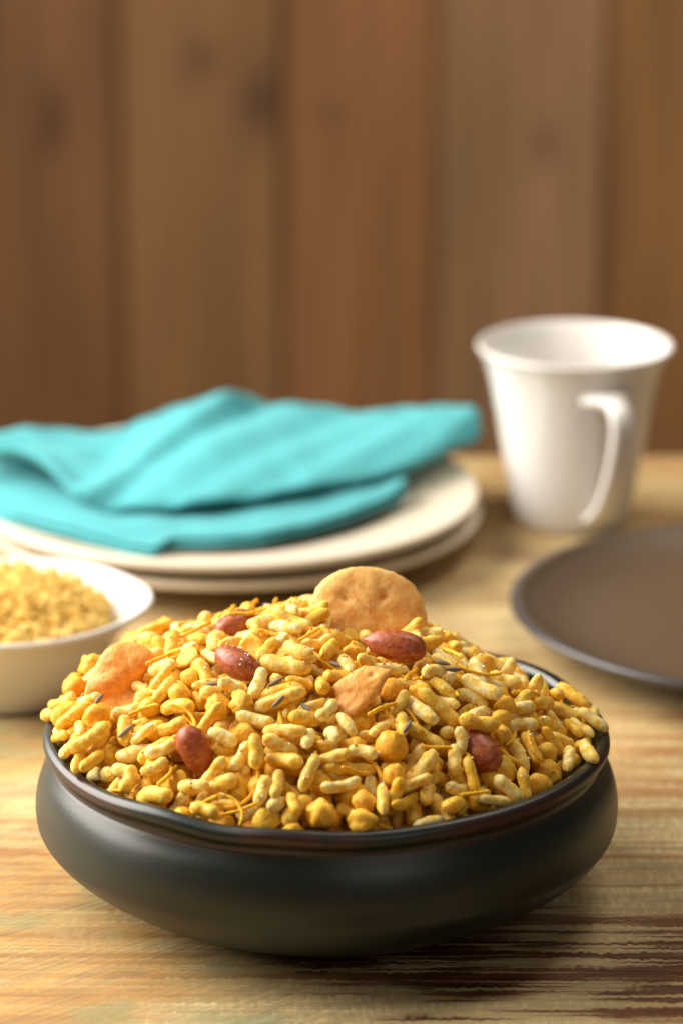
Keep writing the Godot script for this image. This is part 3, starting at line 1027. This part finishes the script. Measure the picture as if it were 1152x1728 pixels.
func place_specials() -> void:
	var deg := func(x: float, y: float, z: float) -> Basis: return Basis.from_euler(Vector3(deg_to_rad(x), deg_to_rad(y), deg_to_rad(z)))
	var p := func(n: int, l: float, d: float) -> Dictionary: return make_peanut(l, d, n)
	special("peanut", p.call(1, 0.0168, 0.0088), Transform3D(deg.call(0, -12, -7), Vector3(0.0186, 0.0748, 0.0128)), [Vector2(52, 27), 0.12, 0.9], {"label": "largest red-brown peanut, lying sideways in front of the upright back cracker"})
	special("peanut", p.call(2, 0.0150, 0.0082), Transform3D(deg.call(0, -42, -12), Vector3(-0.0240, 0.0725, 0.0200)), [Vector2(33, 24), 0.1, 0.85], {"label": "red-brown peanut high on the left slope, salt grains on its back"})
	special("peanut", p.call(3, 0.0140, 0.0082), Transform3D(deg.call(0, 35, 10), Vector3(-0.0255, 0.0715, -0.0127)), [Vector2(24, 17), 0.0, 0.6], {"label": "red-brown peanut half sunk at the crest of the heap, left of centre"})
	special("peanut", p.call(4, 0.0150, 0.0085), Transform3D(deg.call(0, 10, 112) , Vector3(-0.0340, 0.0578, 0.0472)), [Vector2(24, 37), -0.25, 0.88], {"label": "red-brown peanut standing on end low on the left front slope"})
	special("peanut", p.call(5, 0.0138, 0.0092), Transform3D(deg.call(0, -50, -30), Vector3(0.0404, 0.0552, 0.0405)), [Vector2(27, 28), 0.2, 0.5], {"label": "dark red peanut in shade on the right slope under fried strands"})
	# crackers
	var dim := func(x: float, y: float, cx: float, cy: float, r: float, depth: float) -> float: return -depth * exp(-(pow(x - cx, 2) + pow(y - cy, 2)) / (r * r))
	var back_bow := func(x: float, y: float) -> float:
		var z := -9.0 * (x * x + y * y) * 0.9
		for q in [[-0.0068, 0.0062], [0.0040, 0.0066], [0.0092, -0.004], [-0.0015, -0.0045]]: z += dim.call(x, y, q[0], q[1], 0.0014, 0.0015)
		return z - 0.0008 * exp(-pow((x - 0.004 - 0.2 * y) / 0.0022, 2)) * smoothstep(0.004, -0.004, y)
	var round := func(a: float) -> float: return 0.0160 * (1.0 + 0.03 * cos(2.0 * a + 0.5) + 0.03 * sin(3.0 * a))
	special("cracker", make_cracker(round, 0.0032, back_bow, 1, 0.45), Transform3D(facing(4, 24, -4), Vector3(0.0113, 0.0728, -0.0135)), [Vector2(96, 100), 0.0, 0.55], {"label": "round golden cracker with small holes standing upright at the top of the heap"})
	keep_clear.append([to_frame(Vector3(0.0113, 0.0728, -0.0135)) - Vector3(0, 45, 0), Vector2(80, 45), 0.0, to_frame(Vector3(0.0113, 0.0728, -0.0135)).z + 0.003, 0.9])
	var left_bow := func(x: float, y: float) -> float:
		return -14.0 * (x * x) - 6.0 * y * y + 0.0012 * exp(-pow((y - 0.003 - 0.5 * x) / 0.003, 2)) - 0.0012 * exp(-pow((y + 0.002 - 0.4 * x) / 0.0026, 2)) + 0.0008 * exp(-pow((y + 0.008 - 0.4 * x) / 0.002, 2))
	var oval := func(a: float) -> float: return 0.0110 * (1.0 + 0.10 * cos(2.0 * (a - 0.95)) + 0.05 * cos(3.0 * a + 1.0))
	special("cracker", make_cracker(oval, 0.0028, left_bow, 2, 0.9), Transform3D(facing(6, 30, 0), Vector3(-0.0552, 0.0608, 0.0045)), [Vector2(56, 62), 0.3, 0.62], {"label": "puffed orange-tan cracker leaning on the left shoulder of the heap"})
	var wedge_pts := [Vector2(0.0070, 0.0080), Vector2(-0.0010, 0.0082), Vector2(-0.0080, 0.0010), Vector2(-0.0036, -0.0088), Vector2(0.0006, -0.0062), Vector2(0.0052, 0.0006)]
	var wedge := func(a: float) -> float:
		var dir := Vector2(cos(a), sin(a))
		var best := 0.004
		for k in wedge_pts.size():
			var hit = Geometry2D.segment_intersects_segment(Vector2.ZERO, dir * 0.05, wedge_pts[k], wedge_pts[(k + 1) % wedge_pts.size()])
			if hit != null: best = hit.length()
		return best
	var flat_bow := func(x: float, y: float) -> float: return -8.0 * x * x + dim.call(x, y, 0.0024, 0.0048, 0.0009, 0.0008) + 0.0004 * sin(y * 500.0)
	special("cracker", make_cracker(wedge, 0.0024, flat_bow, 3, 0.35), Transform3D(facing(-20, 46, 0), Vector3(0.0088, 0.0700, 0.0364)), [Vector2(48, 52), 0.4, 0.6], {"label": "broken wedge of tan cracker stuck in the middle of the heap"})

func place_seeds(seeds: Array) -> void:
	var spots := [[-0.0125, 0.0411, 0.9], [-0.0055, 0.0408, -0.9], [-0.0134, 0.0315, 0.6], [-0.061, 0.0203, 0.7], [-0.053, 0.0335, 0.4], [0.0307, 0.0204, -0.2], [0.0338, 0.0212, 0.3], [0.0022, 0.0227, -0.7], [0.021, 0.047, 1.2], [-0.03, 0.03, -0.4]]
	for k in spots.size():
		var q: Array = spots[k]
		var b := slope_basis(q[0], q[1], q[2], 0.1, 0.0)
		var bs := turned(seeds[k % 2].balls, b)
		var y := rest_height(q[0], q[1], bs, 1.0)
		settle("cumin_seed", seeds[k % 2], Transform3D(b, Vector3(q[0], y + 0.0001, q[1])), bs)

# which pieces show, and how large: a coarse depth picture of their balls
func count_seen() -> void:
	var W := 384
	var H := 576
	var depth := PackedFloat32Array()
	depth.resize(W * H)
	depth.fill(9.0)
	var who := PackedInt32Array()
	who.resize(W * H)
	who.fill(-1)
	for n in stack.size():
		for b in stack[n].balls:
			var f := to_frame(b[0])
			var r: float = maxf(b[1] * FOCAL_PX / f.z / 3.0, 0.5)
			var cx := f.x / 3.0
			var cy := f.y / 3.0
			for j in range(maxi(0, floori(cy - r)), mini(H - 1, ceili(cy + r)) + 1):
				for i in range(maxi(0, floori(cx - r)), mini(W - 1, ceili(cx + r)) + 1):
					var q := (i - cx) * (i - cx) + (j - cy) * (j - cy)
					if q <= r * r:
						var z: float = f.z - b[1] * sqrt(1.0 - q / (r * r))
						if z < depth[j * W + i]:
							depth[j * W + i] = z
							who[j * W + i] = n
	for w in who:
		if w >= 0: stack[w].seen += 1

func where(p: Vector3) -> String:
	var f := to_frame(p)
	var r := Vector2(p.x, p.z).length()
	if p.y > 0.0705: return "at the crest of the heap"
	if r > 0.06:
		if f.x < 330: return "at the left rim of the dark bowl"
		if f.x > 800: return "at the right rim of the dark bowl"
		return "at the front rim of the dark bowl"
	if f.x < 420: return "on the sunlit left slope of the heap"
	if f.x > 720: return "on the shaded right slope of the heap"
	return "on the front slope of the heap"

const LANDMARKS := [[Vector3(0.0186, 0.0748, 0.0128), "the largest peanut"], [Vector3(-0.0240, 0.0725, 0.0200), "the salted peanut"], [Vector3(-0.0255, 0.0715, -0.0127), "the crest peanut"], [Vector3(-0.0340, 0.0578, 0.0472), "the upended peanut"],
	[Vector3(0.0404, 0.0552, 0.0405), "the shaded peanut"], [Vector3(0.0113, 0.0740, -0.0120), "the round cracker"], [Vector3(-0.0552, 0.0608, 0.0045), "the puffed left cracker"], [Vector3(0.0088, 0.0700, 0.0364), "the broken cracker"]]

# where a piece lies, told by the nearest peanut or cracker, else by the slope of the heap
func beside(p: Vector3) -> String:
	var f := to_frame(p)
	var best := ""
	var least := 1e9
	for l in LANDMARKS:
		var d: float = p.distance_to(l[0])
		if d < least:
			least = d
			var g := to_frame(l[0])
			var way := Vector2(f.x - g.x, f.y - g.y)
			var side := ("right of" if way.x > 0 else "left of") if absf(way.x) > absf(way.y) else ("below" if way.y > 0 else "above")
			best = ("close " if d < 0.013 else "some way ") + side + " " + l[1]
	return best if least < 0.026 else where(p)

func show_heap(rice: Array) -> void:
	var rice_tex := [skin_texture(101, Color(0.97, 0.90, 0.66), Color(0.93, 0.74, 0.27), Color(0.68, 0.42, 0.10), 0.36, 0.70, 240), skin_texture(102, Color(0.96, 0.85, 0.48), Color(0.92, 0.70, 0.19), Color(0.70, 0.42, 0.08), 0.30, 0.62, 240)]
	var lump_tex := skin_texture(103, Color(0.94, 0.77, 0.30), Color(0.90, 0.66, 0.17), Color(0.60, 0.36, 0.08), 0.35, 0.70, 260)
	var peel_tex := skin_texture(104, Color(0.68, 0.37, 0.19), Color(0.54, 0.235, 0.10), Color(0.72, 0.48, 0.26), 0.3, 0.7, 14)
	var crack_tex := skin_texture(105, Color(0.96, 0.78, 0.48), Color(0.92, 0.66, 0.34), Color(0.70, 0.38, 0.12), 0.3, 0.72, 160)
	var rough_tex := grey_texture(noise_bytes(106, 0.035, 512, 512, 5), 512, 512)
	var skins := {}
	var food := func(tex: Texture2D, rough: float, relief: float, metres: float, tone := Color.WHITE) -> StandardMaterial3D:
		var m := mat(Color.WHITE, rough, 0.35)
		m.albedo_color = tone
		m.albedo_texture = tex
		m.heightmap_enabled = true
		m.heightmap_scale = relief
		m.heightmap_texture = rough_tex
		m.subsurf_scatter_enabled = true
		m.subsurf_scatter_strength = 0.10
		return tri(m, metres)
	skins["puffed_rice"] = [food.call(rice_tex[0], 0.55, 0.016, 0.031), food.call(rice_tex[1], 0.52, 0.016, 0.029), food.call(rice_tex[1], 0.52, 0.016, 0.027, Color(0.98, 0.95, 0.84)), food.call(rice_tex[0], 0.62, 0.014, 0.033, Color(1.0, 0.95, 0.80))]
	skins["fried_lump"] = [food.call(lump_tex, 0.5, 0.02, 0.028), food.call(lump_tex, 0.5, 0.02, 0.033, Color(1.0, 0.96, 0.9)), food.call(lump_tex, 0.46, 0.015, 0.025, Color(0.98, 0.91, 0.8))]
	skins["split_lentil"] = [food.call(lump_tex, 0.5, 0.012, 0.03, Color(1.0, 0.96, 0.95)), food.call(lump_tex, 0.5, 0.012, 0.026, Color(0.99, 0.94, 0.88))]
	skins["sev_strand"] = [food.call(lump_tex, 0.55, 0.01, 0.03, Color(1.0, 0.97, 0.62)), food.call(lump_tex, 0.55, 0.01, 0.03, Color(0.98, 0.9, 0.6))]
	skins["peanut"] = [food.call(peel_tex, 0.42, 0.008, 0.024)]
	skins["peanut"][0].metallic_specular = 0.5
	skins["cracker"] = [food.call(crack_tex, 0.45, 0.012, 0.035), food.call(crack_tex, 0.45, 0.014, 0.030, Color(0.98, 0.89, 0.79))]
	skins["cumin_seed"] = [mat(Color(0.22, 0.17, 0.13), 0.65, 0.4)]
	var limit := {"puffed_rice": 300, "fried_lump": 300, "split_lentil": 300, "sev_strand": 300, "peanut": 99, "cracker": 99, "cumin_seed": 99}
	var groups := {"puffed_rice": "puffed rice grains heaped in the dark bowl", "fried_lump": "fried gram lumps heaped in the dark bowl", "split_lentil": "split lentils heaped in the dark bowl", "sev_strand": "fried gram flour strands scattered over the heap", "peanut": "peanuts in the heaped snack", "cracker": "crackers in the heaped snack", "cumin_seed": "cumin seeds strewn on the heap"}
	var order := range(stack.size())
	order.sort_custom(func(a, b): return stack[a].seen > stack[b].seen or (stack[a].seen == stack[b].seen and a < b))
	var rest := {}
	var shown := {}
	for n in order:
		var e: Dictionary = stack[n]
		var tone: int = (n * 7 + n / 5) % skins[e.kind].size()
		if e.kind == "cracker": tone = 0 if e.label.begins_with("round") else 1
		if e.seen >= 3 and limit[e.kind] > 0 or e.has("label"):
			limit[e.kind] -= 1
			shown[e.kind] = shown.get(e.kind, 0) + 1
			var o := put(e.kind, e.proto.mesh, skins[e.kind][tone])
			o.transform = e.xf
			var spot := beside(e.xf.origin)
			var label: String
			match e.kind:
				"puffed_rice": label = "%s %s %s puffed rice grain %s" % ["long" if e.proto.len > 0.0122 else "short", "curved" if absf(e.proto.bend) > 0.4 else "straight", ["pale", "yellow", "deep yellow", "cream"][tone], spot]
				"fried_lump": label = "%s %s fried gram lump %s" % ["large" if e.proto.len > 0.0069 else "small", ["yellow", "golden", "deep golden"][tone], spot]
				"split_lentil": label = "golden split lentil with one flat face %s" % spot
				"sev_strand": label = "%s thin fried yellow strand %s" % ["long" if e.proto.len > 0.0125 else "short", spot]
				"cumin_seed": label = "thin grey cumin seed %s" % spot
				_: label = e.label
			tag(o, label, {"puffed_rice": "puffed rice", "fried_lump": "fried gram", "split_lentil": "lentil", "sev_strand": "fried strand", "peanut": "peanut", "cracker": "cracker", "cumin_seed": "cumin seed"}[e.kind], groups[e.kind])
		else:
			var key := [e.proto.mesh, skins[e.kind][tone], e.kind]
			if not rest.has(key): rest[key] = []
			rest[key].append(e.xf)
	print("shown ", shown)
	var under := thing("heap_filling")
	tag(under, "buried grains and lumps that fill the dark bowl beneath the heap", "snack", "", "stuff")
	var prof := PackedVector2Array()
	for k in 17:
		var r := 0.0685 * k / 16.0
		prof.append(Vector2(r, minf(bowl_floor(0, r), dome(0, r) - 0.0135)))
	prof.append(Vector2(0.0, 0.02))
	put("packed_core", lathe(prof, 48), skins["fried_lump"][1], under)
	for key in rest:
		var mm := MultiMesh.new()
		mm.transform_format = MultiMesh.TRANSFORM_3D
		mm.mesh = key[0]
		mm.instance_count = rest[key].size()
		for k in rest[key].size(): mm.set_instance_transform(k, rest[key][k])
		var o := MultiMeshInstance3D.new()
		o.name = key[2]
		o.multimesh = mm
		o.material_override = key[1]
		under.add_child(o, true)
	# salt and crumbs clinging to the top of the heap
	for pass_ in 2:
		var grain := BoxMesh.new()
		grain.size = Vector3(0.00042, 0.00032, 0.00038)
		var mm := MultiMesh.new()
		mm.transform_format = MultiMesh.TRANSFORM_3D
		mm.mesh = grain if pass_ == 0 else make_lump(0.0006, Vector3(1.2, 0.9, 1.0), 0.2, 90).mesh
		mm.instance_count = 420 if pass_ == 0 else 240
		for k in mm.instance_count:
			var r := 0.07 * sqrt(rng.randf())
			var a := rng.randf() * TAU
			if pass_ == 0 and k < 60:
				r = 0.006 * sqrt(rng.randf())
			var x := r * sin(a)
			var z := r * cos(a)
			if pass_ == 0 and k < 30: x -= 0.054; z += 0.009
			elif pass_ == 0 and k < 60: x -= 0.023; z += 0.02
			var rad := 0.00016 if pass_ == 0 else 0.00022
			var y := rest_height(x, z, [[Vector3.ZERO, rad]], 1.03)
			if y > dome(x, z) + 0.0055: y = 0.03
			mm.set_instance_transform(k, Transform3D(Basis(Vector3(rng.randf(), rng.randf(), rng.randf()).normalized(), rng.randf() * TAU).scaled(Vector3.ONE * rng.randf_range(0.6, 1.3)), Vector3(x, y, z)))
		var o := MultiMeshInstance3D.new()
		o.name = "salt_crystals" if pass_ == 0 else "spice_crumbs"
		o.multimesh = mm
		o.material_override = mat(Color(0.85, 0.84, 0.82), 0.15) if pass_ == 0 else skins["fried_lump"][2]
		add_child(o)
		tag(o, "tiny white salt crystals sprinkled over the heaped snack" if pass_ == 0 else "fine golden crumbs strewn between the grains of the heap", "salt" if pass_ == 0 else "crumbs", "", "stuff")
